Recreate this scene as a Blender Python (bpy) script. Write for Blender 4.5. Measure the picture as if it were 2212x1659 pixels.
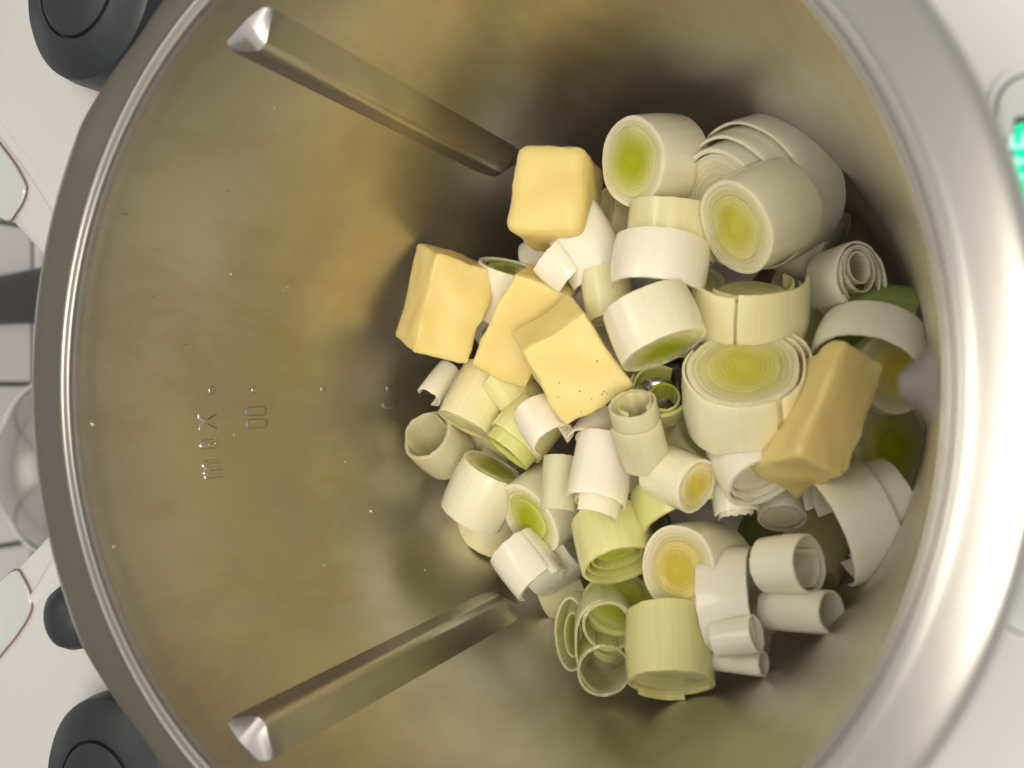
import bpy, math, random
from mathutils import Vector, Matrix, noise

random.seed(7)
scene = bpy.context.scene
for o in list(bpy.data.objects):
    bpy.data.objects.remove(o)
col = scene.collection

# ------------------------------------------------------------------ camera
R = 0.085                         # radius of the bowl's rim groove, metres; the rim lies at z = 0
CY, CZ, TILT = -1.0804 * R, 1.4366 * R, 0.5085
FPX = 1946.0                      # focal length in pixels of a 2212 x 1659 view
CAM = Vector((0, CY, CZ))
FWD = Vector((0, math.sin(TILT), -math.cos(TILT)))
LEFT = Vector((0, math.cos(TILT), math.sin(TILT)))
UP = Vector((1, 0, 0))
cd = bpy.data.cameras.new('camera')
cam = bpy.data.objects.new('camera', cd)
col.objects.link(cam)
rot = Matrix((-LEFT, UP, -FWD)).transposed()
cam.matrix_world = Matrix.Translation(CAM) @ rot.to_4x4()
cd.sensor_width = 36
cd.lens = 36 * FPX / 2212
cd.clip_start = 0.005
cd.clip_end = 20
cd.dof.use_dof = True
cd.dof.focus_distance = 0.235
cd.dof.aperture_fstop = 12
scene.camera = cam

# ------------------------------------------------------------------ light
world = bpy.data.worlds.new('World')
scene.world = world
world.use_nodes = True
bg = world.node_tree.nodes['Background']
bg.inputs[0].default_value = (1.0, 0.98, 0.95, 1)
bg.inputs[1].default_value = 0.88


def area(name, loc, target, sx, sy, power, colour):
    d = bpy.data.lights.new(name, 'AREA')
    d.shape = 'RECTANGLE'
    d.size, d.size_y, d.energy, d.color = sx, sy, power, colour
    o = bpy.data.objects.new(name, d)
    col.objects.link(o)
    o.location = loc
    o.rotation_euler = (Vector(target) - Vector(loc)).to_track_quat('-Z', 'Y').to_euler()
    return o


area('window_light', (-0.16, -0.62, 1.10), (0, 0.03, -0.08), 0.6, 0.6, 16.0, (1.0, 0.90, 0.75))
area('fill_light', (0.35, 0.75, 0.95), (0, 0, -0.1), 0.6, 0.6, 6.0, (1.0, 0.91, 0.79))  # unseen lamp added for rim highlights and fill on the heap's right side

vs = scene.view_settings
vs.view_transform = 'Standard'
vs.look = 'None'
vs.exposure = -0.5
vs.gamma = 1.0
vs.use_curve_mapping = False
scene.cycles.max_bounces = 7
scene.cycles.diffuse_bounces = 3
scene.cycles.glossy_bounces = 5
scene.cycles.sample_clamp_indirect = 4
scene.cycles.caustics_reflective = True
scene.cycles.blur_glossy = 0.6
scene.cycles.use_denoising = True
scene.cycles.use_adaptive_sampling = True
scene.cycles.adaptive_threshold = 0.025
scene.cycles.adaptive_min_samples = 16


# ------------------------------------------------------------------ helpers
def ray(px, py):
    return FWD + LEFT * ((1106 - px) / FPX) + UP * ((829.5 - py) / FPX)


def at(px, py, z):
    """point of the place at height z (in rim radii) seen in direction px, py"""
    d = ray(px, py)
    return CAM + d * ((z * R - CAM.z) / d.z)


def unit(p):
    """metres per pixel at point p"""
    return (p - CAM).dot(FWD) / FPX


def link(name, me, mat=None, parent=None):
    o = bpy.data.objects.new(name, me)
    col.objects.link(o)
    if mat is not None:
        me.materials.append(mat)
    if parent is not None:
        o.parent = parent
    return o


def mesh(name, v, f, smooth=True, sharp=35):
    me = bpy.data.meshes.new(name)
    me.from_pydata([tuple(p) for p in v], [], f)
    me.validate()
    me.update()
    if smooth:
        me.polygons.foreach_set('use_smooth', [True] * len(me.polygons))
        me.set_sharp_from_angle(angle=math.radians(sharp))
    return me


def tag(o, label=None, cat=None, group=None, kind=None):
    if label:
        o['label'] = label
    if cat:
        o['category'] = cat
    if group:
        o['group'] = group
    if kind:
        o['kind'] = kind
    return o


def empty(name, m):
    o = bpy.data.objects.new(name, None)
    col.objects.link(o)
    o.empty_display_size = 0.01
    o.matrix_world = m
    return o


def lathe(prof, n=128, close_loop=False, phase=0.0, arc=2 * math.pi):
    v, f = [], []
    full = abs(arc - 2 * math.pi) < 1e-6
    m = n if full else n + 1
    for r, z in prof:
        for i in range(m):
            a = phase + arc * i / n
            v.append((r * math.sin(a), r * math.cos(a), z))
    rows = len(prof)
    for j in range(rows if close_loop else rows - 1):
        j2 = (j + 1) % rows
        for i in range(n):
            i2 = (i + 1) % m
            f.append((j * m + i, j * m + i2, j2 * m + i2, j2 * m + i))
    return v, f


def catmull(pts, sub=4):
    out = []
    n = len(pts)
    for i in range(n - 1):
        p0, p1, p2, p3 = pts[max(i - 1, 0)], pts[i], pts[i + 1], pts[min(i + 2, n - 1)]
        for k in range(sub):
            t = k / sub
            out.append(tuple(0.5 * ((2 * b) + (c - a) * t + (2 * a - 5 * b + 4 * c - d) * t * t + (-a + 3 * b - 3 * c + d) * t ** 3)
                             for a, b, c, d in zip(p0, p1, p2, p3)))
    out.append(tuple(pts[-1]))
    return out


def tube(path, r, n=8, closed=False):
    v, f = [], []
    m = len(path)
    for i, p in enumerate(path):
        p = Vector(p)
        q = Vector(path[(i + 1) % m]) if (closed or i < m - 1) else p
        o = Vector(path[i - 1]) if (closed or i > 0) else p
        t = (q - o).normalized()
        a = t.orthogonal().normalized() if i == 0 else (a - t * a.dot(t)).normalized()
        b = t.cross(a)
        for k in range(n):
            w = 2 * math.pi * k / n
            v.append(p + a * (r * math.cos(w)) + b * (r * math.sin(w)))
    for i in range(m if closed else m - 1):
        i2 = (i + 1) % m
        for k in range(n):
            k2 = (k + 1) % n
            f.append((i * n + k, i * n + k2, i2 * n + k2, i2 * n + k))
    if not closed:
        f.append(tuple(range(n))[::-1])
        f.append(tuple((m - 1) * n + k for k in range(n)))
    return v, f


# ------------------------------------------------------------------ materials
def new_mat(name):
    m = bpy.data.materials.new(name)
    m.use_nodes = True
    nt = m.node_tree
    return m, nt, nt.nodes['Principled BSDF'], nt.nodes, nt.links


def plain(name, colour, rough=0.4, metal=0.0, bump=0.0, scale=80.0, var=0.06, sss=0.0, emit=0.0, coat=0.0):
    m, nt, b, N, L = new_mat(name)
    tc = N.new('ShaderNodeTexCoord')
    nz = N.new('ShaderNodeTexNoise')
    nz.inputs['Scale'].default_value = scale
    nz.inputs['Detail'].default_value = 5
    L.new(tc.outputs['Object'], nz.inputs['Vector'])
    mx = N.new('ShaderNodeMix')
    mx.data_type = 'RGBA'
    mx.inputs[6].default_value = (*[c * (1 - var) for c in colour], 1)
    mx.inputs[7].default_value = (*[min(1, c * (1 + var)) for c in colour], 1)
    L.new(nz.outputs[0], mx.inputs[0])
    L.new(mx.outputs[2], b.inputs['Base Color'])
    mr = N.new('ShaderNodeMapRange')
    mr.inputs[3].default_value = max(0.02, rough - 0.05)
    mr.inputs[4].default_value = min(1, rough + 0.06)
    L.new(nz.outputs[0], mr.inputs[0])
    L.new(mr.outputs[0], b.inputs['Roughness'])
    b.inputs['Metallic'].default_value = metal
    b.inputs['Coat Weight'].default_value = coat
    if sss:
        b.inputs['Subsurface Weight'].default_value = sss
        b.inputs['Subsurface Radius'].default_value = (0.004, 0.003, 0.0015)
        b.inputs['Subsurface Scale'].default_value = 1.0
    if emit:
        b.inputs['Emission Color'].default_value = (*colour, 1)
        b.inputs['Emission Strength'].default_value = emit
    if bump:
        bp = N.new('ShaderNodeBump')
        bp.inputs['Strength'].default_value = bump
        bp.inputs['Distance'].default_value = 0.001
        L.new(nz.outputs[0], bp.inputs['Height'])
        L.new(bp.outputs[0], b.inputs['Normal'])
    return m


def steel_mat(name, base=(0.61, 0.583, 0.562), r0=0.33, r1=0.43, stain=True):
    """satin stainless steel: fine scratches round the wall, dried-on film and small dents"""
    m, nt, b, N, L = new_mat(name)
    b.inputs['Metallic'].default_value = 1.0
    tc = N.new('ShaderNodeTexCoord')
    big = N.new('ShaderNodeTexNoise')
    big.inputs['Scale'].default_value = 16
    big.inputs['Detail'].default_value = 6
    big.inputs['Roughness'].default_value = 0.62
    big.inputs['Distortion'].default_value = 0.6
    L.new(tc.outputs['Object'], big.inputs['Vector'])
    mp = N.new('ShaderNodeMapping')
    mp.inputs['Scale'].default_value = (45, 45, 1400)
    L.new(tc.outputs['Object'], mp.inputs['Vector'])
    fine = N.new('ShaderNodeTexNoise')
    fine.inputs['Scale'].default_value = 1.0
    fine.inputs['Detail'].default_value = 3
    L.new(mp.outputs[0], fine.inputs['Vector'])
    mp2 = N.new('ShaderNodeMapping')
    mp2.inputs['Scale'].default_value = (55, 55, 24)
    L.new(tc.outputs['Object'], mp2.inputs['Vector'])
    st = N.new('ShaderNodeTexNoise')
    st.inputs['Scale'].default_value = 1.0
    st.inputs['Detail'].default_value = 9
    st.inputs['Roughness'].default_value = 0.68
    st.inputs['Distortion'].default_value = 1.4
    L.new(mp2.outputs[0], st.inputs['Vector'])
    sr = N.new('ShaderNodeMapRange')
    sr.inputs[1].default_value = 0.50
    sr.inputs[2].default_value = 0.62
    L.new(st.outputs[0], sr.inputs[0])
    ramp = N.new('ShaderNodeMapRange')
    ramp.inputs[1].default_value = 0.42
    ramp.inputs[2].default_value = 0.66
    L.new(big.outputs[0], ramp.inputs[0])
    mr = N.new('ShaderNodeMapRange')
    mr.inputs[3].default_value = r0
    mr.inputs[4].default_value = r1
    L.new(ramp.outputs[0], mr.inputs[0])
    L.new(mr.outputs[0], b.inputs['Roughness'])
    mx = N.new('ShaderNodeMix')
    mx.data_type = 'RGBA'
    mx.inputs[6].default_value = (*base, 1)
    mx.inputs[7].default_value = (*[c * 0.88 for c in base], 1)
    L.new(ramp.outputs[0], mx.inputs[0])
    mx2 = N.new('ShaderNodeMix')
    mx2.data_type = 'RGBA'
    mx2.inputs[7].default_value = (base[0] * 0.86, base[1] * 0.82, base[2] * 0.74, 1)
    L.new(mx.outputs[2], mx2.inputs[6])
    sm = N.new('ShaderNodeMath')
    sm.operation = 'MULTIPLY'
    sm.inputs[1].default_value = 0.55 if stain else 0.0
    L.new(sr.outputs[0], sm.inputs[0])
    L.new(sm.outputs[0], mx2.inputs[0])
    L.new(mx2.outputs[2], b.inputs['Base Color'])
    ad = N.new('ShaderNodeMath')
    ad.operation = 'MULTIPLY_ADD'
    ad.inputs[1].default_value = 0.35
    L.new(fine.outputs[0], ad.inputs[0])
    L.new(big.outputs[0], ad.inputs[2])
    bp = N.new('ShaderNodeBump')
    bp.inputs['Strength'].default_value = 0.06
    bp.inputs['Distance'].default_value = 0.0006
    L.new(ad.outputs[0], bp.inputs['Height'])
    L.new(bp.outputs[0], b.inputs['Normal'])
    return m


def leek_mat(name, core, mid, outer, stripe=0.10, thin=0.0):
    """attribute lk = (radius 0..1, position round the stalk in cm, position along it in cm)"""
    m, nt, b, N, L = new_mat(name)
    at_ = N.new('ShaderNodeAttribute')
    at_.attribute_name = 'lk'
    sp = N.new('ShaderNodeSeparateXYZ')
    L.new(at_.outputs['Vector'], sp.inputs[0])
    tc = N.new('ShaderNodeTexCoord')
    oi = N.new('ShaderNodeObjectInfo')
    wob = N.new('ShaderNodeTexNoise')
    wob.inputs['Scale'].default_value = 260
    wob.inputs['Detail'].default_value = 3
    L.new(tc.outputs['Object'], wob.inputs['Vector'])
    ma = N.new('ShaderNodeMath')
    ma.operation = 'MULTIPLY_ADD'
    ma.inputs[1].default_value = 0.10
    L.new(wob.outputs[0], ma.inputs[0])
    L.new(sp.outputs[0], ma.inputs[2])
    lo = N.new('ShaderNodeTexNoise')
    lo.inputs['Scale'].default_value = 75
    lo.inputs['Detail'].default_value = 1
    L.new(tc.outputs['Object'], lo.inputs['Vector'])
    mb = N.new('ShaderNodeMath')
    mb.operation = 'MULTIPLY_ADD'
    mb.inputs[1].default_value = 0.22
    L.new(lo.outputs[0], mb.inputs[0])
    sb = N.new('ShaderNodeMath')
    sb.operation = 'SUBTRACT'
    sb.inputs[1].default_value = 0.16
    L.new(ma.outputs[0], mb.inputs[2])
    L.new(mb.outputs[0], sb.inputs[0])
    cr = N.new('ShaderNodeValToRGB')
    cr.color_ramp.interpolation = 'B_SPLINE'
    e = cr.color_ramp.elements
    e[0].position, e[0].color = 0.0, (*[c * 1.12 for c in core], 1)
    e[1].position, e[1].color = 1.0, (*outer, 1)
    k = e.new(0.18)
    k.color = (*core, 1)
    k = e.new(0.36)
    k.color = (*core, 1)
    k = e.new(0.66)
    k.color = (*mid, 1)
    k = e.new(0.90)
    k.color = (*outer, 1)
    L.new(sb.outputs[0], cr.inputs[0])
    # fibres along the stalk
    cx = N.new('ShaderNodeCombineXYZ')
    m1 = N.new('ShaderNodeMath'); m1.operation = 'MULTIPLY'; m1.inputs[1].default_value = 9.0
    m2 = N.new('ShaderNodeMath'); m2.operation = 'MULTIPLY'; m2.inputs[1].default_value = 0.35
    m3 = N.new('ShaderNodeMath'); m3.operation = 'MULTIPLY'; m3.inputs[1].default_value = 50
    L.new(sp.outputs[1], m1.inputs[0]); L.new(sp.outputs[2], m2.inputs[0]); L.new(oi.outputs['Random'], m3.inputs[0])
    L.new(m1.outputs[0], cx.inputs[0]); L.new(m2.outputs[0], cx.inputs[1]); L.new(m3.outputs[0], cx.inputs[2])
    fib = N.new('ShaderNodeTexNoise')
    fib.inputs['Scale'].default_value = 1.0
    fib.inputs['Detail'].default_value = 4
    L.new(cx.outputs[0], fib.inputs['Vector'])
    # growth rings on the cut end
    rg = N.new('ShaderNodeMath'); rg.operation = 'MULTIPLY'; rg.inputs[1].default_value = 85.0
    L.new(ma.outputs[0], rg.inputs[0])
    sn = N.new('ShaderNodeMath'); sn.operation = 'SINE'
    L.new(rg.outputs[0], sn.inputs[0])
    r1 = N.new('ShaderNodeMapRange')
    r1.inputs[1].default_value = -1; r1.inputs[2].default_value = 1
    r1.inputs[3].default_value = 0.91; r1.inputs[4].default_value = 1.03
    L.new(sn.outputs[0], r1.inputs[0])
    r2 = N.new('ShaderNodeMapRange')
    r2.inputs[1].default_value = 0.3; r2.inputs[2].default_value = 0.7
    r2.inputs[3].default_value = 1 - stripe * 0.36; r2.inputs[4].default_value = 1 + stripe * 0.18
    L.new(fib.outputs[0], r2.inputs[0])
    mk = N.new('ShaderNodeMapRange')
    mk.inputs[1].default_value = 0.74; mk.inputs[2].default_value = 0.86
    mk.inputs[3].default_value = 1.0; mk.inputs[4].default_value = 0.0
    L.new(sp.outputs[0], mk.inputs[0])
    rm = N.new('ShaderNodeMix'); rm.data_type = 'FLOAT'
    rm.inputs[2].default_value = 1.0
    L.new(mk.outputs[0], rm.inputs[0]); L.new(r1.outputs[0], rm.inputs[3])
    mu = N.new('ShaderNodeMath'); mu.operation = 'MULTIPLY'
    L.new(rm.outputs[0], mu.inputs[0]); L.new(r2.outputs[0], mu.inputs[1])
    vm = N.new('ShaderNodeVectorMath'); vm.operation = 'SCALE'
    L.new(cr.outputs[0], vm.inputs[0]); L.new(mu.outputs[0], vm.inputs['Scale'])
    L.new(vm.outputs[0], b.inputs['Base Color'])
    b.inputs['Roughness'].default_value = 0.27
    b.inputs['Coat Weight'].default_value = 0.5
    b.inputs['Coat Roughness'].default_value = 0.10
    b.inputs['Specular IOR Level'].default_value = 0.45
    b.subsurface_method = 'BURLEY'
    b.inputs['Subsurface Weight'].default_value = 0.85
    b.inputs['Subsurface Radius'].default_value = (0.0016, 0.0016, 0.0014)
    b.inputs['Subsurface Scale'].default_value = 1.0
    ad = N.new('ShaderNodeMath'); ad.operation = 'ADD'
    L.new(fib.outputs[0], ad.inputs[0])
    s2 = N.new('ShaderNodeMath'); s2.operation = 'MULTIPLY'; s2.inputs[1].default_value = 0.15
    sk = N.new('ShaderNodeMath'); sk.operation = 'MULTIPLY'
    L.new(sn.outputs[0], sk.inputs[0]); L.new(mk.outputs[0], sk.inputs[1])
    L.new(sk.outputs[0], s2.inputs[0]); L.new(s2.outputs[0], ad.inputs[1])
    bp = N.new('ShaderNodeBump')
    bp.inputs['Strength'].default_value = 0.12
    bp.inputs['Distance'].default_value = 0.0005
    L.new(ad.outputs[0], bp.inputs['Height'])
    L.new(bp.outputs[0], b.inputs['Normal'])
    if thin:
        tr = N.new('ShaderNodeBsdfTranslucent')
        L.new(vm.outputs[0], tr.inputs[0])
        ms = N.new('ShaderNodeMixShader')
        ms.inputs[0].default_value = thin
        L.new(b.outputs[0], ms.inputs[1]); L.new(tr.outputs[0], ms.inputs[2])
        L.new(ms.outputs[0], N['Material Output'].inputs[0])
    return m


def butter_mat():
    m, nt, b, N, L = new_mat('butter')
    tc = N.new('ShaderNodeTexCoord')
    nz = N.new('ShaderNodeTexNoise')
    nz.inputs['Scale'].default_value = 90
    nz.inputs['Detail'].default_value = 6
    L.new(tc.outputs['Object'], nz.inputs['Vector'])
    mx = N.new('ShaderNodeMix'); mx.data_type = 'RGBA'
    mx.inputs[6].default_value = (0.92, 0.70, 0.24, 1)
    mx.inputs[7].default_value = (0.95, 0.77, 0.33, 1)
    L.new(nz.outputs[0], mx.inputs[0])
    L.new(mx.outputs[2], b.inputs['Base Color'])
    mpb = N.new('ShaderNodeMapping')
    mpb.inputs['Scale'].default_value = (900, 60, 300)
    mpb.inputs['Rotation'].default_value = (0.2, 0.1, 0.5)
    L.new(tc.outputs['Object'], mpb.inputs['Vector'])
    dr = N.new('ShaderNodeTexNoise')
    dr.inputs['Scale'].default_value = 1.0
    dr.inputs['Detail'].default_value = 4
    L.new(mpb.outputs[0], dr.inputs['Vector'])
    sm_ = N.new('ShaderNodeMath')
    sm_.operation = 'MULTIPLY_ADD'
    sm_.inputs[1].default_value = 0.35
    L.new(dr.outputs[0], sm_.inputs[0])
    L.new(nz.outputs[0], sm_.inputs[2])
    b.inputs['Roughness'].default_value = 0.44
    b.inputs['Specular IOR Level'].default_value = 0.4
    b.inputs['Subsurface Weight'].default_value = 0.5
    b.inputs['Subsurface Radius'].default_value = (0.006, 0.004, 0.0015)
    b.inputs['Subsurface Scale'].default_value = 1.0
    bp = N.new('ShaderNodeBump')
    bp.inputs['Strength'].default_value = 0.28
    bp.inputs['Distance'].default_value = 0.0006
    L.new(sm_.outputs[0], bp.inputs['Height'])
    L.new(bp.outputs[0], b.inputs['Normal'])
    return m


STEEL = steel_mat('satin_steel')
RIM = steel_mat('rim_steel', (0.50, 0.485, 0.45), 0.28, 0.36, False)
POLISH = steel_mat('polished_steel', (0.55, 0.54, 0.52), 0.14, 0.22, False)
WHITE = plain('white_plastic', (0.68, 0.685, 0.69), 0.28, bump=0.04, scale=14, var=0.03)
PANEL = plain('pale_panel', (0.62, 0.65, 0.65), 0.2, scale=10, var=0.02)
DARK = plain('dark_rubber', (0.022, 0.029, 0.033), 0.42, bump=0.12, scale=300, var=0.25)
SEAM = plain('brown_seam', (0.25, 0.15, 0.08), 0.4, scale=60, var=0.3)
TILE = plain('tile_glaze', (0.80, 0.79, 0.82), 0.12, scale=6, var=0.04)
GROUT = plain('grout', (0.22, 0.20, 0.18), 0.9, bump=0.4, scale=300)
COUNTER = plain('worktop_stone', (0.55, 0.54, 0.53), 0.4, bump=0.1, scale=60)
SCREEN = plain('screen_green', (0.0, 0.85, 0.42), 0.2, scale=4, var=0.02, emit=0.55)
BEZEL = plain('screen_border', (0.06, 0.06, 0.07), 0.3, scale=20)
GLYPH = plain('screen_glyph', (0.55, 1.0, 0.95), 0.3, scale=20, emit=0.5)
BUTTER = butter_mat()
SPECK = plain('dark_speck', (0.05, 0.04, 0.02), 0.8)

W = (0.72, 0.68, 0.56)
T = {
    'green': leek_mat('leek_green_heart', (0.42, 0.48, 0.012), (0.72, 0.70, 0.22), (0.94, 0.89, 0.65)),
    'yellow': leek_mat('leek_yellow_heart', (0.62, 0.58, 0.07), (0.80, 0.73, 0.30), (0.94, 0.89, 0.62)),
    'amber': leek_mat('leek_amber_heart', (0.68, 0.54, 0.06), (0.85, 0.75, 0.30), (0.94, 0.89, 0.62)),
    'white': leek_mat('leek_white', (0.86, 0.80, 0.54), (0.92, 0.87, 0.66), (0.96, 0.92, 0.75), 0.06),
    'cream': leek_mat('leek_cream', (0.80, 0.75, 0.34), (0.86, 0.80, 0.41), (0.92, 0.85, 0.49), 0.12),
    'pink': leek_mat('leek_pinkish_white', (0.87, 0.77, 0.50), (0.91, 0.82, 0.54), (0.96, 0.90, 0.74), 0.08),
    'pale': leek_mat('leek_pale_green', (0.78, 0.74, 0.26), (0.82, 0.78, 0.32), (0.86, 0.83, 0.37), 0.16),
    'leaf': leek_mat('leek_leaf_green', (0.24, 0.32, 0.05), (0.27, 0.36, 0.07), (0.27, 0.35, 0.09), 0.3),
    'lime': leek_mat('leek_lime', (0.50, 0.54, 0.05), (0.64, 0.65, 0.14), (0.76, 0.76, 0.30), 0.14),
    'film': leek_mat('leek_film', (0.88, 0.84, 0.50), (0.92, 0.89, 0.62), (0.95, 0.92, 0.69), 0.06, 0.45),
    'filmgreen': leek_mat('leek_film_green', (0.86, 0.84, 0.44), (0.91, 0.89, 0.56), (0.94, 0.91, 0.63), 0.06, 0.45),
}

# ------------------------------------------------------------------ setting behind the bowl
WY = 5.45 * R
wall_me = mesh('wall', [(-1.2, WY + 0.006, -0.5), (1.2, WY + 0.006, -0.5), (1.2, WY + 0.006, 0.6), (-1.2, WY + 0.006, 0.6)], [(0, 1, 2, 3)], False)
wall = tag(link('tiled_wall', wall_me, GROUT), kind='structure')
ZC = -3.7 * R
counter = mesh('counter', [(-1.2, -0.8, ZC), (1.2, -0.8, ZC), (1.2, WY + 0.01, ZC), (-1.2, WY + 0.01, ZC)], [(0, 1, 2, 3)], False)
tag(link('worktop', counter, COUNTER), kind='structure')


def bevel_box(sx, sy, sz, b):
    """box centred at the origin with chamfered front edges (towards -y)"""
    x, y, z = sx / 2, sy / 2, sz / 2
    v = [(-x, y, -z), (x, y, -z), (x, y, z), (-x, y, z),
         (-x, -y + b, -z), (x, -y + b, -z), (x, -y + b, z), (-x, -y + b, z),
         (-x + b, -y, -z + b), (x - b, -y, -z + b), (x - b, -y, z - b), (-x + b, -y, z - b)]
    f = [(8, 9, 10, 11), (4, 5, 9, 8), (5, 6, 10, 9), (6, 7, 11, 10), (7, 4, 8, 11),
         (0, 1, 5, 4), (1, 2, 6, 5), (2, 3, 7, 6), (3, 0, 4, 7)]
    return v, f


TS = 0.101
# lines of grout: one vertical joint lies at x = 0, one horizontal joint where the picture shows it
dz = ray(66, 575)
tt = (WY - CAM.y) / dz.y
ZJ = (CAM + dz * tt).z
tile_me = mesh('tile', *bevel_box(TS - 0.003, 0.008, TS - 0.003, 0.0012), smooth=False)
tile_me.materials.append(TILE)
for i in range(-2, 2):
    for j in range(-2, 3):
        o = bpy.data.objects.new('tile', tile_me)
        col.objects.link(o)
        o.parent = wall
        o.location = (TS * (i + 0.5), WY, ZJ + TS * (j + 0.5))

# ------------------------------------------------------------------ the machine the bowl stands in
mach = tag(empty('kitchen_machine', Matrix.Translation((0, 0, ZC))),
           'white plastic cooking machine with dark round caps surrounding the steel bowl', 'machine')


def mpart(name, v, f, mat, parent=None, smooth=True, sharp=35):
    """machine part given in place (world metres)"""
    p = parent or mach
    off = Vector((0, 0, ZC))
    return link(name, mesh(name, [Vector(q) - off for q in v], f, smooth, sharp), mat, p)


ZM = -0.34                        # height of the machine's deck


def deck(x, y):
    return (ZM - 0.10 * max(0, math.hypot(x, y) / R - 1.15)) * R


def outline(a):
    """outer edge of the deck, polar about the bowl; a = 0 is the far side"""
    a = (a + math.pi) % (2 * math.pi) - math.pi
    hx, hyb, hyf = 1.95, 2.75, 2.6
    c, s = math.cos(a), math.sin(a)
    r = 1e9
    if abs(s) > 1e-6:
        r = min(r, hx / abs(s))
    if c > 1e-6:
        r = min(r, hyb / c)
    if c < -1e-6:
        r = min(r, hyf / -c)
    # notch at the back
    for pa, pb in NOTCH:
        ex, ey = pb[0] - pa[0], pb[1] - pa[1]
        den = s * ey - c * ex
        if abs(den) > 1e-9:
            t = (pa[0] * ey - pa[1] * ex) / den
            u = (pa[0] * c - pa[1] * s) / den
            if t > 0 and -0.001 <= u <= 1.001:
                r = min(r, t)
    return max(r, 1.10) * R


def rr2(p):
    return (p.x / R, p.y / R)


n1, n2 = rr2(at(-60, 407, ZM - 0.08)), rr2(at(85, 559, ZM - 0.05))
m1_, m2_ = rr2(at(-60, 1310, ZM - 0.08)), rr2(at(95, 1152, ZM - 0.05))


def extend(p, q, k):
    return (q[0] + (q[0] - p[0]) * k, q[1] + (q[1] - p[1]) * k)


def meet(a, b, c, d):
    k = ((c[0] - a[0]) * (d[1] - c[1]) - (c[1] - a[1]) * (d[0] - c[0])) / ((b[0] - a[0]) * (d[1] - c[1]) - (b[1] - a[1]) * (d[0] - c[0]))
    return (a[0] + (b[0] - a[0]) * k, a[1] + (b[1] - a[1]) * k)


apex = meet(n1, n2, m1_, m2_)
NOTCH = [(extend(n2, n1, 6), apex), (extend(m2_, m1_, 6), apex)]
NA = 360
v, f = [], []
rows = 12
for j in range(rows):
    for i in range(NA):
        a = 2 * math.pi * i / NA
        ro = outline(a)
        ri = 1.045 * R
        if j == 0:
            rr, dzz = ri, -0.5 * R
        elif j == 1:
            rr, dzz = ri, -0.012 * R
        elif j == 2:
            rr, dzz = ri + 0.015 * R, 0
        elif j <= 7:
            rr, dzz = ri + 0.015 * R + (ro - 0.06 * R - ri - 0.015 * R) * (j - 2) / 5, 0
        elif j == 8:
            rr, dzz = ro - 0.025 * R, -0.012 * R
        elif j == 9:
            rr, dzz = ro - 0.006 * R, -0.035 * R
        elif j == 10:
            rr, dzz = ro, -0.07 * R
        else:
            rr, dzz = ro, None
        rr = max(rr, ri)
        x, y = rr * math.sin(a), rr * math.cos(a)
        v.append((x, y, ZC + 0.001 if dzz is None else deck(x, y) + dzz))
for j in range(rows - 1):
    for i in range(NA):
        i2 = (i + 1) % NA
        f.append((j * NA + i, j * NA + i2, (j + 1) * NA + i2, (j + 1) * NA + i))
mpart('housing', v, f, WHITE, sharp=50)


def round_cap(px, py, rpx, z, h, mat, ring=True, name='round_cap'):
    c = at(px, py, z)
    s = rpx * unit(c)
    base = deck(c.x, c.y) - 0.002
    t = c.z - base
    if ring:
        prof = [(s, 0), (s * 1.0, t * 0.72), (s * 0.97, t * 0.92), (s * 0.90, t), (s * 0.62, t * 1.10), (s * 0.595, t * 1.09), (s * 0.59, t * 1.02),
                (s * 0.57, t * 1.02), (s * 0.56, t * 1.10), (s * 0.5, t * 1.13), (s * 0.2, t * 1.16), (0.00001, t * 1.16)]
    else:
        prof = [(s, 0), (s, t * 0.5), (s * 0.95, t * 0.78), (s * 0.8, t * 0.97), (s * 0.5, t * 1.1), (s * 0.2, t * 1.15), (0.00001, t * 1.16)]
    vv, ff = lathe(prof, 72)
    vv = [(p[0] + c.x, p[1] + c.y, p[2] + base) for p in vv]
    mpart(name, vv, ff, mat, sharp=30)


round_cap(178, -40, 213, ZM + 0.13, 0.1, DARK)
round_cap(222, 1722, 213, ZM + 0.13, 0.1, DARK)
round_cap(128, 1338, 76, ZM + 0.09, 0.1, DARK, False, 'rubber_knob')


def cover(pts, z):
    """raised cover on the deck with a thin brown seam round it"""
    P = [at(x, y, z) for x, y in catmull(pts, 4)]
    c = sum(P, Vector()) / len(P)
    v = [Vector((p.x, p.y, deck(p.x, p.y) - 0.004)) for p in P]
    v += [Vector((p.x, p.y, deck(p.x, p.y) + 0.0006)) for p in P]
    v += [Vector((q.x, q.y, deck(q.x, q.y) + 0.0014)) for q in [p + (c - p) * 0.03 for p in P]]
    n = len(P)
    f = []
    for j in range(2):
        for i in range(n):
            i2 = (i + 1) % n
            f.append((j * n + i, j * n + i2, (j + 1) * n + i2, (j + 1) * n + i))
    f.append(tuple(2 * n + i for i in range(n)))
    o = mpart('cover_panel', v, f, PANEL)
    tv, tf = tube([(p.x, p.y, deck(p.x, p.y) + 0.0006) for p in P], 0.0003, 6, True)
    mpart('seam', tv, tf, SEAM, o)


cover([(-150, 160), (-60, 258), (0, 323), (30, 358), (50, 388), (58, 408), (52, 432), (36, 456), (10, 478), (-40, 440), (-110, 370), (-170, 260), (-150, 160)], ZM - 0.07)
cover([(-150, 1530), (-60, 1462), (0, 1404), (30, 1372), (58, 1335), (70, 1305), (66, 1280), (50, 1250), (26, 1232), (-40, 1290), (-110, 1360), (-170, 1450), (-150, 1530)], ZM - 0.07)

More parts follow.
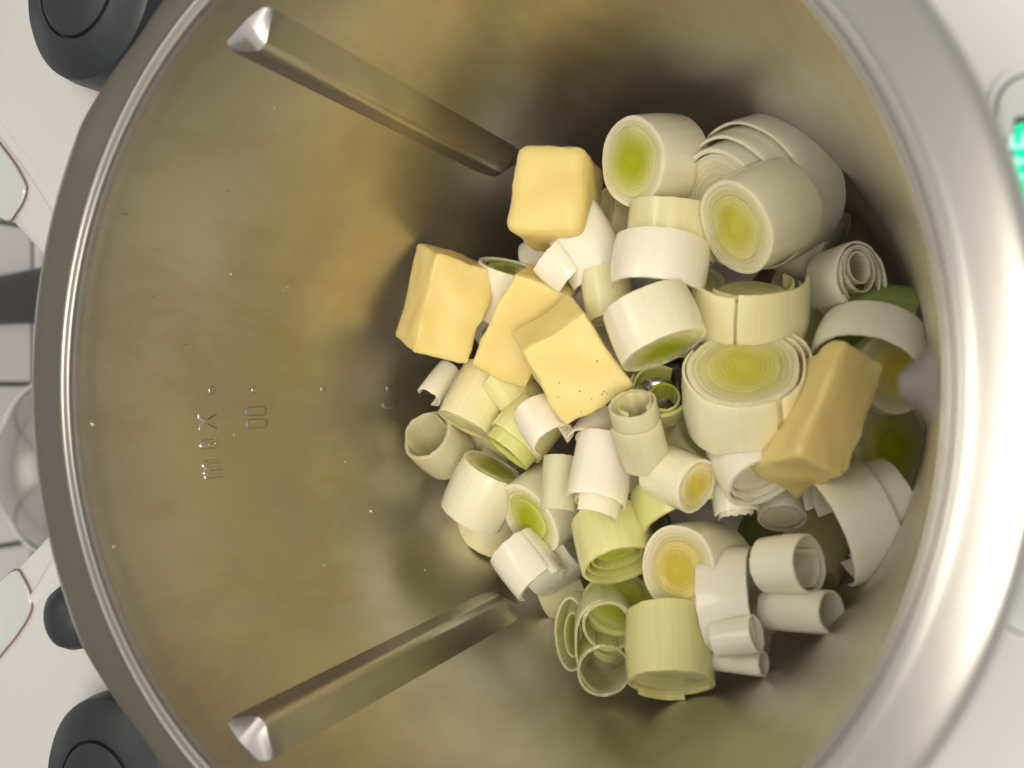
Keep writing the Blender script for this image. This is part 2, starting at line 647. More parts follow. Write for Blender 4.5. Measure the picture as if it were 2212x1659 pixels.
for pts in ([(-90, 195), (0, 296), (49, 349), (94, 405), (124, 446), (150, 490)], [(-90, 1470), (0, 1372), (49, 1318), (94, 1262), (124, 1220), (150, 1176)]):
    P = [at(x, y, ZM - 0.07) for x, y in catmull(pts, 4)]
    tv, tf = tube([(p.x, p.y, deck(p.x, p.y) - 0.0016) for p in P], 0.0026, 12)
    mpart('ridge', tv, tf, WHITE)

# front panel with the lit display
PZ = ZM - 0.01


def quad_panel(name, px0, py0, px1, py1, z, lift, rad, mat, parent=None, thick=0.003):
    a, b = at(px0, py0, z), at(px1, py1, z)
    x0, x1 = b.x, a.x
    y1, y0 = a.y, b.y
    pts = []
    for cx, cy, s in ((x1 - rad, y1 - rad, 0), (x0 + rad, y1 - rad, 1), (x0 + rad, y0 + rad, 2), (x1 - rad, y0 + rad, 3)):
        for k in range(7):
            w = math.pi / 2 * (s + k / 6)
            pts.append((cx + rad * math.cos(w), cy + rad * math.sin(w)))
    zz = z * R + lift
    n = len(pts)
    v = [(x, y, zz - thick) for x, y in pts] + [(x, y, zz - 0.0003) for x, y in pts]
    cxm, cym = (x0 + x1) / 2, (y0 + y1) / 2
    v += [(x + (cxm - x) * 0.02, y + (cym - y) * 0.02, zz) for x, y in pts]
    f = []
    for j in range(2):
        for i in range(n):
            i2 = (i + 1) % n
            f.append((j * n + i, j * n + i2, (j + 1) * n + i2, (j + 1) * n + i))
    f.append(tuple(2 * n + i for i in range(n)))
    return mpart(name, v, f, mat, parent)


frame = quad_panel('display_frame', 2138, 158, 2900, 1462, PZ, 0.0012, 0.004, WHITE)
quad_panel('display_gasket', 2152, 174, 2890, 1448, PZ, 0.0018, 0.004, BEZEL, frame)
quad_panel('display_glass', 2156, 180, 2880, 1442, PZ, 0.0022, 0.004, PANEL, frame)
scr = quad_panel('screen_bezel', 2190, 262, 2700, 700, PZ, 0.0026, 0.0006, BEZEL, frame)
quad_panel('screen', 2190.5, 278, 2690, 690, PZ, 0.0029, 0.0005, SCREEN, scr)


def text_mesh(body, size, ext=0.0, bev=0.0, space=1.0):
    cu = bpy.data.curves.new('txt', 'FONT')
    cu.body = body
    cu.size = size
    cu.extrude = ext
    cu.bevel_depth = bev
    cu.bevel_resolution = 2
    cu.space_character = space
    cu.resolution_u = 6
    o = bpy.data.objects.new('txt', cu)
    col.objects.link(o)
    bpy.context.view_layer.update()
    dg = bpy.context.evaluated_depsgraph_get()
    me = bpy.data.meshes.new_from_object(o.evaluated_get(dg))
    bpy.data.objects.remove(o)
    return me


# letters on the screen: they read upwards in the picture (towards +x), tops towards the far side
gm = text_mesh('IVE', 0.0052)
p0 = at(2216, 400, PZ)
for vv in gm.vertices:
    x, y = vv.co.x, vv.co.y
    vv.co = (p0.x + x, p0.y + y, PZ * R + 0.0033 - ZC)
link('screen_lettering', gm, GLYPH, scr)

# ------------------------------------------------------------------ steel canister and dark handle behind
cc = at(108, 1012, -2.25)
cr_ = 190 * unit(cc)
can = tag(empty('steel_canister', Matrix.Translation((cc.x, cc.y, ZC))),
          'shiny round steel canister standing behind the bowl near the tiled wall', 'canister')
hh = cc.z - ZC
link('body', mesh('body', *lathe([(0.0001, 0.0005), (cr_ * 0.93, 0.0005), (cr_ * 0.96, 0.004), (cr_ * 0.96, hh * 0.93), (cr_, hh * 0.95)], 72)), POLISH, can)
link('rim', mesh('rim', *lathe([(cr_ * 0.99, hh * 0.93), (cr_ * 1.02, hh * 0.95), (cr_ * 1.025, hh), (cr_ * 1.0, hh * 1.012), (cr_ * 0.975, hh * 1.0)], 72)), WHITE, can)
link('lid', mesh('lid', *lathe([(cr_ * 0.98, hh * 0.99), (cr_ * 0.9, hh * 1.02), (cr_ * 0.7, hh * 1.09), (cr_ * 0.4, hh * 1.14), (cr_ * 0.12, hh * 1.16), (0.0001, hh * 1.16)], 72)), POLISH, can)

# black handle: flared bar lying across the picture's left edge
ha, hb = at(120, 636, -1.9), at(-120, 662, -2.6)
hax = (hb - ha).normalized()
hside = hax.cross(Vector((0, 0, 1))).normalized()
hup = hside.cross(hax).normalized()
v, f = [], []
SEG = 14
hu = unit(at(20, 650, -2.3))
for j in range(SEG + 1):
    t = j / SEG
    p = ha.lerp(hb, t)
    w = (52 + 26 * max(0, t - 0.45) ** 1.3 * 2.2 + 8 * max(0, 0.3 - t)) * hu
    th = w * 0.5
    for k in range(16):
        a = 2 * math.pi * k / 16
        ca, sa = math.cos(a), math.sin(a)
        v.append(p + hside * (w * math.copysign(abs(ca) ** 0.7, ca)) + hup * (th * math.copysign(abs(sa) ** 0.7, sa)))
for j in range(SEG):
    for k in range(16):
        k2 = (k + 1) % 16
        f.append((j * 16 + k, j * 16 + k2, (j + 1) * 16 + k2, (j + 1) * 16 + k))
f.append(tuple(range(16))[::-1])
f.append(tuple(SEG * 16 + k for k in range(16)))
tag(link('black_handle', mesh('handle', v, f), plain('black_plastic', (0.008, 0.010, 0.011), 0.5, scale=200, var=0.3)), 'matt black handle in front of the white wall tiles behind the bowl', 'handle')

# ------------------------------------------------------------------ the steel bowl
bowl = tag(empty('mixing_bowl', Matrix.Translation((0, 0, -1.97 * R))),
           'deep stainless steel mixing bowl holding the leeks and butter', 'bowl')
BOFF = Vector((0, 0, -1.97 * R))


def bpart(name, v, f, mat, parent=None, smooth=True, sharp=40):
    return link(name, mesh(name, [Vector(q) - BOFF for q in v], f, smooth, sharp), mat, parent or bowl)


def wr(z):
    """inner wall radius at height z, both in rim radii"""
    return 0.985 + 0.085 * z


prof = [(0.9885, -0.004), (0.9852, -0.018), (0.9830, -0.040), (0.9795, -0.068), (wr(-0.10), -0.10), (wr(-0.2), -0.2), (wr(-0.5), -0.5), (wr(-1.0), -1.0), (wr(-1.4), -1.4), (wr(-1.7), -1.7),
        (0.825, -1.80), (0.79, -1.87), (0.73, -1.915), (0.6, -1.93), (0.3, -1.935), (0.00001, -1.935)]
inner = catmull(prof, 6)
bpart('inner_wall', *lathe([(max(r, 1e-5) * R, z * R) for r, z in inner], 192), STEEL)
rim = catmull([(1.03, -0.075), (1.10, -0.062), (1.121, -0.05), (1.127, -0.034), (1.123, -0.018), (1.110, -0.006), (1.09, -0.001), (1.06, 0.002), (1.03, 0.004),
               (1.024, 0.006), (1.017, 0.0105), (1.010, 0.0085), (1.006, 0.0005), (1.003, -0.0015), (1.000, 0.0015), (0.996, 0.0075), (0.991, 0.0055), (0.9885, -0.004)], 5)
rv, rf = lathe([(r * R, z * R) for r, z in rim], 192)
rv2 = []
for x, y, z in rv:
    a, r = math.atan2(x, y), math.hypot(x, y) / R
    # the flange runs out a little wider at the far side, where it forms the pouring lip
    g = max(0.0, (r - 1.03) / 0.097)
    k = 1 + 0.040 * g * max(0, min(1, (math.radians(48) - abs(a)) / math.radians(14)))
    rv2.append((x * k, y * k, z + 0.006 * R * g * (k - 1) / 0.04))
bpart('rim', rv2, rf, RIM)
outer = [(1.03, -0.07), (1.0, -0.12), (0.99, -0.3), (0.95, -1.2), (0.90, -1.85), (0.84, -1.95), (0.5, -1.97), (0.00001, -1.97)]
bpart('outer_wall', *lathe([(r * R, z * R) for r, z in outer], 128), STEEL)


def make_rib(a0):
    """rounded triangular rib on the wall, sloped at both ends"""
    zt, zb = -0.095, -1.30
    hw, dep = 0.080, 0.058
    prof = [(-1.0, 0.0), (-0.93, 0.06), (-0.24, 0.90), (-0.15, 0.98), (0.0, 1.0), (0.15, 0.98), (0.24, 0.90), (0.93, 0.06), (1.0, 0.0)]
    K = len(prof) - 1
    v, f = [], []
    st = []
    for q in range(5):
        st.append((zt - 0.034 * (q / 4), q / 4))
    for q in range(1, 25):
        t = q / 24
        st.append((zt - 0.034 + (zb + 0.11 - zt + 0.034) * t, 1.0))
    for q in range(1, 6):
        st.append((zb + 0.11 - 0.11 * q / 5, 1 - q / 5))
    for z, h in st:
        for u, g in prof:
            # the triangle narrows towards its sloped ends
            a = a0 + hw * u * (0.9 + 0.1 * min(1, h)) / wr(z)
            r = wr(z) + 0.002 - dep * g * h
            v.append((r * R * math.sin(a), r * R * math.cos(a), z * R))
    n = K + 1
    for j in range(len(st) - 1):
        for k in range(K):
            f.append((j * n + k, j * n + k + 1, (j + 1) * n + k + 1, (j + 1) * n + k))
    bpart('rib', v, f, STEEL, sharp=30)


for a in (59.5, -59.5, 180):
    make_rib(math.radians(a))


def wall_pt(px, py):
    """where a view direction meets the far inner wall: (angle, z) in rim radii"""
    d = ray(px, py)
    lo = None
    s = 0.05 * R
    for k in range(4000):
        p = CAM + d * (k * 0.0015 * 0.1)
        if p.z < -0.05 * R and math.hypot(p.x, p.y) >= wr(p.z / R) * R and p.y > 0:
            return math.atan2(p.x, p.y), p.z / R
    return 0, -0.5


def on_wall(a, z, off):
    r = (wr(z) - off) * R
    return (r * math.sin(a), r * math.cos(a), z * R)


def dot(a, z, r):
    prof = [(1, 0), (0.9, 0.15), (0.65, 0.25), (0.3, 0.31), (0.001, 0.33)]
    v, f = [], []
    n = 16
    for q, h in prof:
        for i in range(n):
            w = 2 * math.pi * i / n
            v.append(on_wall(a + r * q * math.cos(w) / wr(z), z + r * q * math.sin(w), h * r - 0.0005))
    for j in range(len(prof) - 1):
        for i in range(n):
            i2 = (i + 1) % n
            f.append((j * n + i, j * n + i2, (j + 1) * n + i2, (j + 1) * n + i))
    bpart('level_dot', v, f, STEEL)


def bar(a, z, L, w):
    v, f = [], []
    pts = []
    for s in (1, -1):
        for k in range(9):
            ang = -math.pi / 2 + math.pi * k / 8
            c, sn = math.cos(ang), math.sin(ang)
            pts.append((s * sn * w, s * (L / 2 - w + c * w)))
    n = len(pts)
    for q, h in ((1, -0.001), (0.9, 0.0022), (0.7, 0.0036), (0.01, 0.0038)):
        for x, y in pts:
            v.append(on_wall(a + x * q / wr(z), z + (y if q > 0.5 else y * 0.9) * (q if q > 0.5 else 1), h))
    for j in range(3):
        for i in range(n):
            i2 = (i + 1) % n
            f.append((j * n + i, j * n + i2, (j + 1) * n + i2, (j + 1) * n + i))
    bpart('level_bar', v, f, STEEL)


for px, py in ((458, 843), (550, 842), (698, 840), (838, 838)):
    a, z = wall_pt(px, py)
    dot(a, z, 0.0125)
for px, py, L in ((841, 874, 0.085), (553, 888, 0.085), (555, 915, 0.085)):
    a, z = wall_pt(px, py)
    bar(a, z, L, 0.015)
# the word max, raised on the wall; it reads upwards in the picture, tops towards the rim
tm = text_mesh('max', 0.160, 0.0005, 0.0045, 1.75)
xs = [q.co.x for q in tm.vertices]
a_m, z_m = wall_pt(466, 1032)
a_x, z_x = wall_pt(452, 893)
wid = max(xs) - min(xs)
tv = []
for q in tm.vertices:
    u = (q.co.x - min(xs)) / wid
    tv.append(on_wall(a_m + (a_x - a_m) * u, z_m + (z_x - z_m) * u + q.co.y * 0.78 - 0.02, q.co.z))
bpart('level_lettering', tv, [tuple(p.vertices) for p in tm.polygons], STEEL, sharp=60)

# mixing knife at the bottom of the bowl
knife = tag(empty('mixing_knife', Matrix.Translation((0, 0, -1.93 * R))),
            'steel mixing knife glimpsed through the green leek ring', 'knife')
hub = [(0.16, 0.0), (0.16, 0.20), (0.13, 0.26), (0.13, 0.46), (0.10, 0.53), (0.05, 0.56), (0.00001, 0.565)]
link('hub', mesh('hub', *lathe([(r * R, z * R) for r, z in hub], 48)), POLISH, knife)
for k in range(4):
    v, f = [], []
    for j in range(9):
        t = j / 8
        rad = 0.12 + 0.5 * t
        z = 0.30 + (0.16 if k % 2 else -0.14) * t * t
        wd = 0.085 * (1 - 0.7 * t)
        for s, e in ((-1, 0), (-0.4, 0.012), (1, 0.012), (1, -0.012), (-0.4, -0.012)):
            v.append((rad * R, (s * wd + 0.10 * t * t) * R, (z + e) * R))
    for j in range(8):
        for i in range(5):
            i2 = (i + 1) % 5
            f.append((j * 5 + i, j * 5 + i2, (j + 1) * 5 + i2, (j + 1) * 5 + i))
    f.append((40, 41, 42, 43, 44))
    o = link('blade', mesh('blade', v, f), POLISH, knife)
    o.rotation_euler = (0, 0, math.radians(35 + 90 * k))


# ------------------------------------------------------------------ leeks
def frame_of(P, ang, tilt):
    toc = (CAM - P).normalized()
    right = (-LEFT - toc * (-LEFT).dot(toc)).normalized()
    up = toc.cross(right)
    w = math.radians(ang)
    di = right * math.cos(w) + up * math.sin(w)
    t = math.radians(tilt)
    a = di * math.cos(t) + toc * math.sin(t)
    ref = toc if tilt < 65 else right
    x = (ref - a * ref.dot(a)).normalized()
    y = a.cross(x)
    return x, y, a


class Warp:
    """shared bend of a stalk, so that nested layers stay nested"""

    def __init__(s, seed, rad, sq, sq_ang, lobes, L, taper=0.0, bend=0.0):
        s.seed, s.rad, s.sq, s.ang, s.lobes, s.L, s.taper, s.bend = seed, rad, sq, sq_ang, lobes, L, taper, bend

    def __call__(s, x, y, z):
        c, sn = math.cos(s.ang), math.sin(s.ang)
        u, v = x * c + y * sn, -x * sn + y * c
        a = math.atan2(v, u)
        k = 1 + s.lobes * noise.noise((math.cos(a) * 1.1 + s.seed, math.sin(a) * 1.1, z / s.rad * 0.5))
        k *= 1 + s.taper * (z / s.L) + 0.035 * math.sin(math.pi * min(1, max(0, -z / s.L)))
        u, v = u * (1 + s.sq) * k, v * (1 - s.sq) * k
        x, y = u * c - v * sn, u * sn + v * c
        b = s.bend * (z / s.L) ** 2 * s.rad
        return Vector((x + b, y, z))


def put_attr(me, lk):
    at_ = me.attributes.new('lk', 'FLOAT_VECTOR', 'POINT')
    flat = []
    for q in lk:
        flat += [q[0], q[1], q[2]]
    at_.data.foreach_set('vector', flat)


def shell(pts, closed, th, z0, z1, warp, Rt, seed, rag=1.0, M=7, slant=0.0):
    """sheet of leek: cross-section pts (metres, local x y), thickness th, from z0 (near) to z1"""
    n = len(pts)
    nor = []
    for i in range(n):
        p = pts[(i + 1) % n] if (closed or i < n - 1) else pts[i]
        q = pts[i - 1] if (closed or i > 0) else pts[i]
        dx, dy = p[0] - q[0], p[1] - q[1]
        l = math.hypot(dx, dy) or 1
        nor.append((dy / l, -dx / l))
    s = [0]
    for i in range(1, n):
        s.append(s[-1] + math.hypot(pts[i][0] - pts[i - 1][0], pts[i][1] - pts[i - 1][1]))
    v, lk, f = [], [], []
    ragm = 0.00016 * rag
    for side in (1, -1):
        for j in range(M + 1):
            t = j / M
            for i in range(n):
                tt = th
                if not closed:
                    e = min(i, n - 1 - i) / (0.08 * n + 1)
                    tt = th * min(1, 0.35 + 0.65 * e)
                # cut edges are a little rounded
                if j in (0, M):
                    tt *= 0.95 if closed else 0.8
                x = pts[i][0] + nor[i][0] * tt * 0.5 * side
                y = pts[i][1] + nor[i][1] * tt * 0.5 * side
                w1 = noise.noise((x * 900 + seed, y * 900, 3.1)) + 0.7 * noise.noise((x * 2600, y * 2600 + seed, 7.7))
                w2 = noise.noise((x * 900 + seed, y * 900, 13.1)) + 0.7 * noise.noise((x * 2600, y * 2600 + seed, 17.7))
                za = z0 + w1 * ragm + slant * x
                zb = z1 + w2 * ragm + slant * x
                z = za + (zb - za) * t
                v.append(warp(x, y, z))
                r = math.hypot(x, y) / Rt
                lk.append((min(1, max(0, r)), s[i] * 100, z * 100))
    S = (M + 1) * n
    nn = n if closed else n - 1
    for j in range(M):
        for i in range(nn):
            i2 = (i + 1) % n
            f.append((j * n + i, j * n + i2, (j + 1) * n + i2, (j + 1) * n + i))
            f.append((S + j * n + i2, S + j * n + i, S + (j + 1) * n + i, S + (j + 1) * n + i2))
    for i in range(nn):
        i2 = (i + 1) % n
        f.append((i2, i, S + i, S + i2))
        f.append((M * n + i, M * n + i2, S + M * n + i2, S + M * n + i))
    if not closed:
        for j in range(M):
            f.append((j * n, (j + 1) * n, S + (j + 1) * n, S + j * n))
            k = n - 1
            f.append(((j + 1) * n + k, j * n + k, S + j * n + k, S + (j + 1) * n + k))
    return v, f, lk


def core_mesh(r, z0, z1, warp, Rt, seed, dome=0.0, n=48):
    prof = []
    K = 13
    rnd = random.Random(seed)
    for k in range(K + 1):
        q = k / K
        g = (0.00009 if k % 2 else -0.00005) * (0.4 + rnd.random()) if 0 < k < K else 0
        prof.append((r * q, z0 + g + dome * (1 - q * q)))
    prof += [(r, z0 + (z1 - z0) * t) for t in (0.03, 0.25, 0.5, 0.75, 0.97)]
    for k in range(K, -1, -1):
        prof.append((r * k / K, z1 + (0.0002 if k % 2 else 0)))
    v, lk, f = [], [], []
    for q, z in prof:
        for i in range(n):
            a = 2 * math.pi * i / n
            wob = 1 + 0.05 * noise.noise((math.cos(a) * 1.3 + seed, math.sin(a) * 1.3, q * 900)) if 0 < q < r else 1
            x, y = max(q, 1e-6) * wob * math.cos(a), max(q, 1e-6) * wob * math.sin(a)
            zz = z + slope_noise(x, y, seed)
            v.append(warp(x, y, zz))
            lk.append((min(1, q / Rt), a * r * 100, z * 100))
    for j in range(len(prof) - 1):
        for i in range(n):
            i2 = (i + 1) % n
            f.append((j * n + i, j * n + i2, (j + 1) * n + i2, (j + 1) * n + i))
    return v, f, lk


def slope_noise(x, y, seed):
    return 0.0004 * noise.noise((x * 130 + seed, y * 130, 1.7))


def circle_pts(r, n=56, cx=0, cy=0, ey=1.0):
    return [(cx + r * math.cos(-2 * math.pi * i / n), cy + ey * r * math.sin(-2 * math.pi * i / n)) for i in range(n)]


def arc_pts(r, a0, a1, n=40, cx=0, cy=0, ey=1.0, grow=0.0):
    out = []
    for i in range(n + 1):
        t = i / n
        a = math.radians(a0 + (a1 - a0) * t)
        rr = r * (1 + grow * t)
        out.append((cx + rr * math.cos(a), cy + ey * rr * math.sin(a)))
    return out


NSEED = [0]


def leek(label, end, z, ang, tilt, r, L, tone, parts, sq=0.0, sqa=0.0, lobes=0.06, taper=0.0, bend=0.0, group=None, name='leek_slice', cat='leek'):
    """end: view direction of the middle of the near cut end; z: its height; ang: direction that end
    points to; tilt: how far it leans to the viewer; r, L: radius and length (pixels at that distance)"""
    P = at(end[0], end[1], z)
    u = unit(P)
    x, y, a = frame_of(P, ang, tilt)
    m = Matrix((x, y, a)).transposed().to_4x4()
    m.translation = P
    o = tag(empty(name, m), label, cat, group)
    NSEED[0] += 1
    seed = NSEED[0] * 3.7
    Rm, Lm = r * u, L * u
    warp = Warp(seed, Rm, sq, math.radians(sqa), lobes, Lm, taper, bend)
    for q, p in enumerate(parts):
        kind = p[0]
        kw = p[-1] if isinstance(p[-1], dict) else {}
        z0 = kw.get('z0', 0.0) * u
        z1 = kw.get('z1', -L) * u
        mat = T[kw.get('tone', tone)]
        th = kw.get('th', 8) * u * (0.74 if kind == 'arc' else 0.86 if not kw.get('tight') else 1.0)
        cx, cy = kw.get('cx', 0) * u, kw.get('cy', 0) * u
        Rt = Rm if not kw.get('flat') else 1e-6
        sd = seed + q * 1.3
        if kind == 'core':
            v, f, lk = core_mesh(p[1] * u, z0, z1, warp, Rm, sd, kw.get('dome', 0) * u)
            nm = 'heart'
        elif kind == 'ring':
            v, f, lk = shell(circle_pts(p[1] * u, 56, cx, cy, kw.get('ey', 1)), True, th, z0, z1, warp, Rt, sd, kw.get('rag', 1), slant=kw.get('slant', 0))
            nm = 'layer'
        else:
            v, f, lk = shell(arc_pts(p[1] * u, p[2], p[3], kw.get('n', 44), cx, cy, kw.get('ey', 1), kw.get('grow', 0))[::-1], False, th, z0, z1, warp, Rt, sd,
                             kw.get('rag', 1), slant=kw.get('slant', 0))
            nm = 'layer'
        me = mesh(nm, v, f, True, 42)
        put_attr(me, lk)
        link(nm, me, mat, o)
    return o


def solid(r, L, layers=2, th=None, step=2.5, inset=0):
    """heart plus closed layers round it"""
    th = th or r * 0.11
    out = []
    rr = r - th / 2
    for k in range(layers):
        out.append(('ring', rr, {'tight': 1, 'th': th, 'z0': -(0 if k == 0 else step * (0.15 + 0.3 * k)), 'z1': -L + (k % 2) * step}))
        rr -= th * 0.97
    out.append(('core', rr + th * 0.485, {'z0': -step * 0.35, 'z1': -L + 1, 'dome': r * 0.012}))
    return out


G = 'leek pieces heaped in the bowl'
leek('leek slice with bright green heart beside the upper butter cube', (1365, 350), -1.00, 184, 42, 98, 130, 'green', solid(98, 130, 2), 0.02, 0, group=G)
leek('large white leek piece with shifted outer layers at the top of the heap', (1560, 452), -1.06, 205, 40, 168, 170, 'white',
     [('ring', 128, {'th': 12, 'z1': -150}), ('arc', 146, -140, 150, {'th': 11, 'z0': -30, 'z1': -172}), ('arc', 160, -120, 130, {'th': 10, 'z0': -80, 'z1': -190}), ('core', 120, {'z0': -6, 'z1': -120})], group=G)
leek('leek slice with oval yellow-green heart leaning on the large white piece', (1588, 492), -0.93, 207, 40, 106, 150, 'yellow', solid(106, 150, 3), 0.0, 0, group=G)
leek('cream leek piece with upright fibres below the bright green hearted slice', (1458, 440), -1.06, 86, -8, 96, 120, 'cream', solid(96, 120, 2), group=G)
leek('broad white leek sheet bent over beneath the cream fibrous piece', (1430, 522), -0.95, 84, -18, 96, 108, 'white',
     [('arc', 94, -105, 105, {'th': 13}), ('arc', 80, -90, 80, {'th': 10, 'z0': -8, 'z1': -96})], group=G)
leek('white leek slice showing a slanted green heart on its lower side, beside the stacked butter', (1434, 757), -0.84, -66, 17, 97, 118, 'green', solid(97, 118, 2), group=G)
leek('cream leek piece split by an upright seam, under the oval hearted slice', (1622, 603), -1.02, 89, 20, 124, 118, 'cream',
     [('arc', 118, -102, -14, {'th': 13}), ('arc', 118, -11, 100, {'th': 13, 'z0': 8}), ('arc', 104, -100, 110, {'th': 12, 'z0': -14}), ('arc', 88, -60, 130, {'th': 10, 'z0': -6}), ('core', 70, {'z0': -30})], group=G)
leek('rolled white leek layers with a spiral end at the right of the heap', (1862, 602), -1.12, 14, 52, 68, 110, 'white',
     [('arc', 66, 20, 390, {'th': 7, 'ey': 1.0, 'grow': 0.12, 'rag': 2.2}), ('arc', 54, 60, 400, {'th': 6, 'grow': 0.10, 'cy': -6, 'rag': 2.2}),
      ('arc', 40, 10, 400, {'th': 6, 'grow': 0.12, 'cy': -16, 'rag': 2}), ('ring', 30, {'th': 5, 'cy': -22})], sq=-0.12, sqa=0, group=G, name='leek_roll')
leek('dark green leek leaf under the spiral roll by the near rim', (1982, 706), -1.22, -10, 6, 80, 150, 'leaf', [('arc', 76, -95, 95, {'th': 9}), ('arc', 64, -70, 90, {'th': 7, 'z0': -10})], group=G, name='leek_leaf')
leek('arched white leek sheet behind the tall butter block', (1868, 800), -1.06, 255, 38, 118, 95, 'white', [('arc', 114, -88, 92, {'th': 9, 'rag': 1.5}), ('arc', 98, -60, 60, {'th': 8, 'z0': -20})], group=G)
leek('leek slice with yellow heart to the right of the tall butter block', (1938, 803), -1.10, 10, 66, 88, 90, 'amber', solid(88, 90, 3), 0.03, 90, group=G)
leek('largest upright leek slice with loosened outer layers in the middle of the heap', (1606, 792), -0.88, 92, 42, 130, 165, 'yellow',
     solid(120, 165, 3) + [('arc', 128, 34, 172, {'th': 9, 'z0': 2, 'z1': -150, 'cy': 3, 'rag': 1.6}), ('arc', 140, 62, 168, {'th': 8, 'z0': 4, 'z1': -120, 'cy': 6, 'rag': 2}), ('arc', 126, -120, 30, {'th': 9, 'z0': 0, 'z1': -160})], group=G)
leek('open lime green leek rings between the butter and the largest slice', (1425, 838), -1.06, 80, 66, 66, 70, 'lime',
     [('arc', 64, 150, 395, {'th': 13, 'rag': 1.6}), ('arc', 56, 60, 190, {'th': 10, 'z0': -12}), ('ring', 31, {'th': 6, 'cx': 10, 'cy': -22, 'z0': 4})], group=G, name='leek_ring')
leek('translucent white leek tubes at the lower corner of the speckled butter', (1366, 872), -0.80, 104, 36, 54, 150, 'film',
     [('ring', 49, {'th': 6, 'rag': 1.6}), ('arc', 36, 40, 330, {'th': 5, 'z0': 6, 'cx': 4, 'cy': 4, 'rag': 2}), ('arc', 57, -80, 60, {'th': 5, 'z0': -40, 'z1': -160, 'rag': 2})], group=G, name='leek_tube')
leek('small leek slice with amber heart below the largest slice', (1506, 1050), -0.90, -24, 36, 61, 115, 'amber', solid(61, 115, 2), 0.0, 0, group=G)
leek('white hollow leek slice tucked under the left side of the tall butter block', (1648, 1040), -0.94, -62, 32, 84, 115, 'white', [('ring', 79, {'th': 11}), ('ring', 66, {'th': 10, 'z0': -12}), ('core', 60, {'z0': -26})], group=G)
leek('thin white leek sheet with frayed end below the tall butter block', (1592, 1112), -1.02, -84, 12, 50, 95, 'white', [('arc', 48, -90, 95, {'th': 6, 'rag': 4}), ('arc', 40, -60, 80, {'th': 5, 'z0': 8, 'rag': 4})], group=G)
leek('wide pale green leek layer lying under the amber hearted slice', (1500, 1128), -1.08, -72, 20, 118, 90, 'lime', [('arc', 112, -100, 100, {'th': 11}), ('arc', 98, -90, 100, {'th': 9, 'z0': -20})], group=G)
leek('rolled white leek sheet with stepped lower end in the middle front', (1280, 1112), -0.90, -101, 16, 66, 175, 'pink',
     [('arc', 62, -120, 100, {'th': 7, 'z0': -28, 'rag': 1.5}), ('arc', 52, -100, 40, {'th': 7, 'z0': 6}), ('arc', 42, -60, 150, {'th': 6, 'z0': -24})], group=G, name='leek_roll')
leek('narrow bluish white leek sheet left of the stepped white roll', (1204, 1104), -0.97, -94, 8, 38, 118, 'film', [('arc', 36, -95, 95, {'th': 6})], group=G)
leek('pinkish leek roll just below the lowest corner of the speckled butter', (1196, 952), -0.98, -58, 30, 50, 95, 'pink', [('arc', 47, -150, 120, {'th': 8}), ('arc', 36, -120, 60, {'th': 7, 'z0': -8})], group=G, name='leek_roll')
leek('curled pinkish leek sheet opening to the left beside the translucent tubes', (1268, 965), -0.97, 235, 40, 50, 90, 'pink', [('arc', 46, -170, 110, {'th': 6}), ('arc', 32, -120, 150, {'th': 6, 'z0': -12})], group=G, name='leek_roll')
leek('pale green striped leek slice lying on its side at the lower left', (1094, 978), -1.13, -130, 8, 66, 118, 'pale', [('ring', 62, {'th': 9, 'z0': -28}), ('ring', 53, {'th': 8, 'z0': 0, 'tone': 'lime'}), ('core', 47, {'z0': -8, 'tone': 'lime'})], group=G)
leek('white leek slice lying on its side below the left butter cubes', (1002, 918), -1.17, -118, 12, 64, 128, 'cream', solid(64, 128, 2), group=G)
leek('tiny curled white leek strip at the far left under the butter', (926, 858), -1.22, 232, 24, 30, 85, 'white', [('arc', 27, -150, 130, {'th': 5, 'rag': 2}), ('arc', 18, -100, 90, {'th': 4, 'z0': -6})], group=G, name='leek_roll')
leek('translucent pale leek ring at the far left edge of the heap', (922, 940), -1.20, 138, 44, 64, 100, 'film', [('ring', 58, {'th': 9, 'rag': 3, 'slant': 0.12}), ('arc', 47, 60, 250, {'th': 6, 'z0': 14, 'rag': 2})], sq=0.05, group=G, name='leek_ring')
leek('leek slice whose green cut end faces up, at the lower left of the heap', (1068, 1010), -1.19, 64, 18, 72, 122, 'green', solid(72, 122, 2), group=G)
leek('leek slice with layered end and small green heart above the folded white strips', (1142, 1122), -1.15, 216, 34, 82, 145, 'green', solid(82, 145, 4, th=9, step=4), 0.04, 90, group=G)
leek('folded thick white leek strips beside the lower rib', (1172, 1258), -1.14, -52, 16, 62, 105, 'white',
     [('arc', 58, -40, 110, {'th': 15, 'rag': 1.5}), ('arc', 52, -130, -30, {'th': 13, 'z0': 14, 'cx': 8, 'rag': 2}), ('arc', 40, -80, 40, {'th': 10, 'z0': -22, 'cx': 10})], group=G)
leek('pale green leek slice with hollow green end in the lower middle', (1338, 1222), -0.98, -76, 26, 84, 118, 'pale',
     [('ring', 79, {'th': 10}), ('ring', 67, {'th': 9, 'z0': -12, 'tone': 'lime'}), ('ring', 54, {'th': 8, 'z0': -22, 'tone': 'green', 'flat': 0}), ('core', 44, {'z0': -36, 'tone': 'lime'})], group=G)
leek('lime coloured leek slice facing up between the hollow slice and the thin rings', (1336, 1300), -1.04, 84, 56, 78, 90, 'lime', solid(78, 90, 2), group=G)
leek('leek slice with bright yellow heart facing left in the lower middle', (1464, 1232), -0.90, 190, 54, 97, 150, 'amber', solid(97, 150, 4, th=9, step=3), 0.0, 0, group=G)
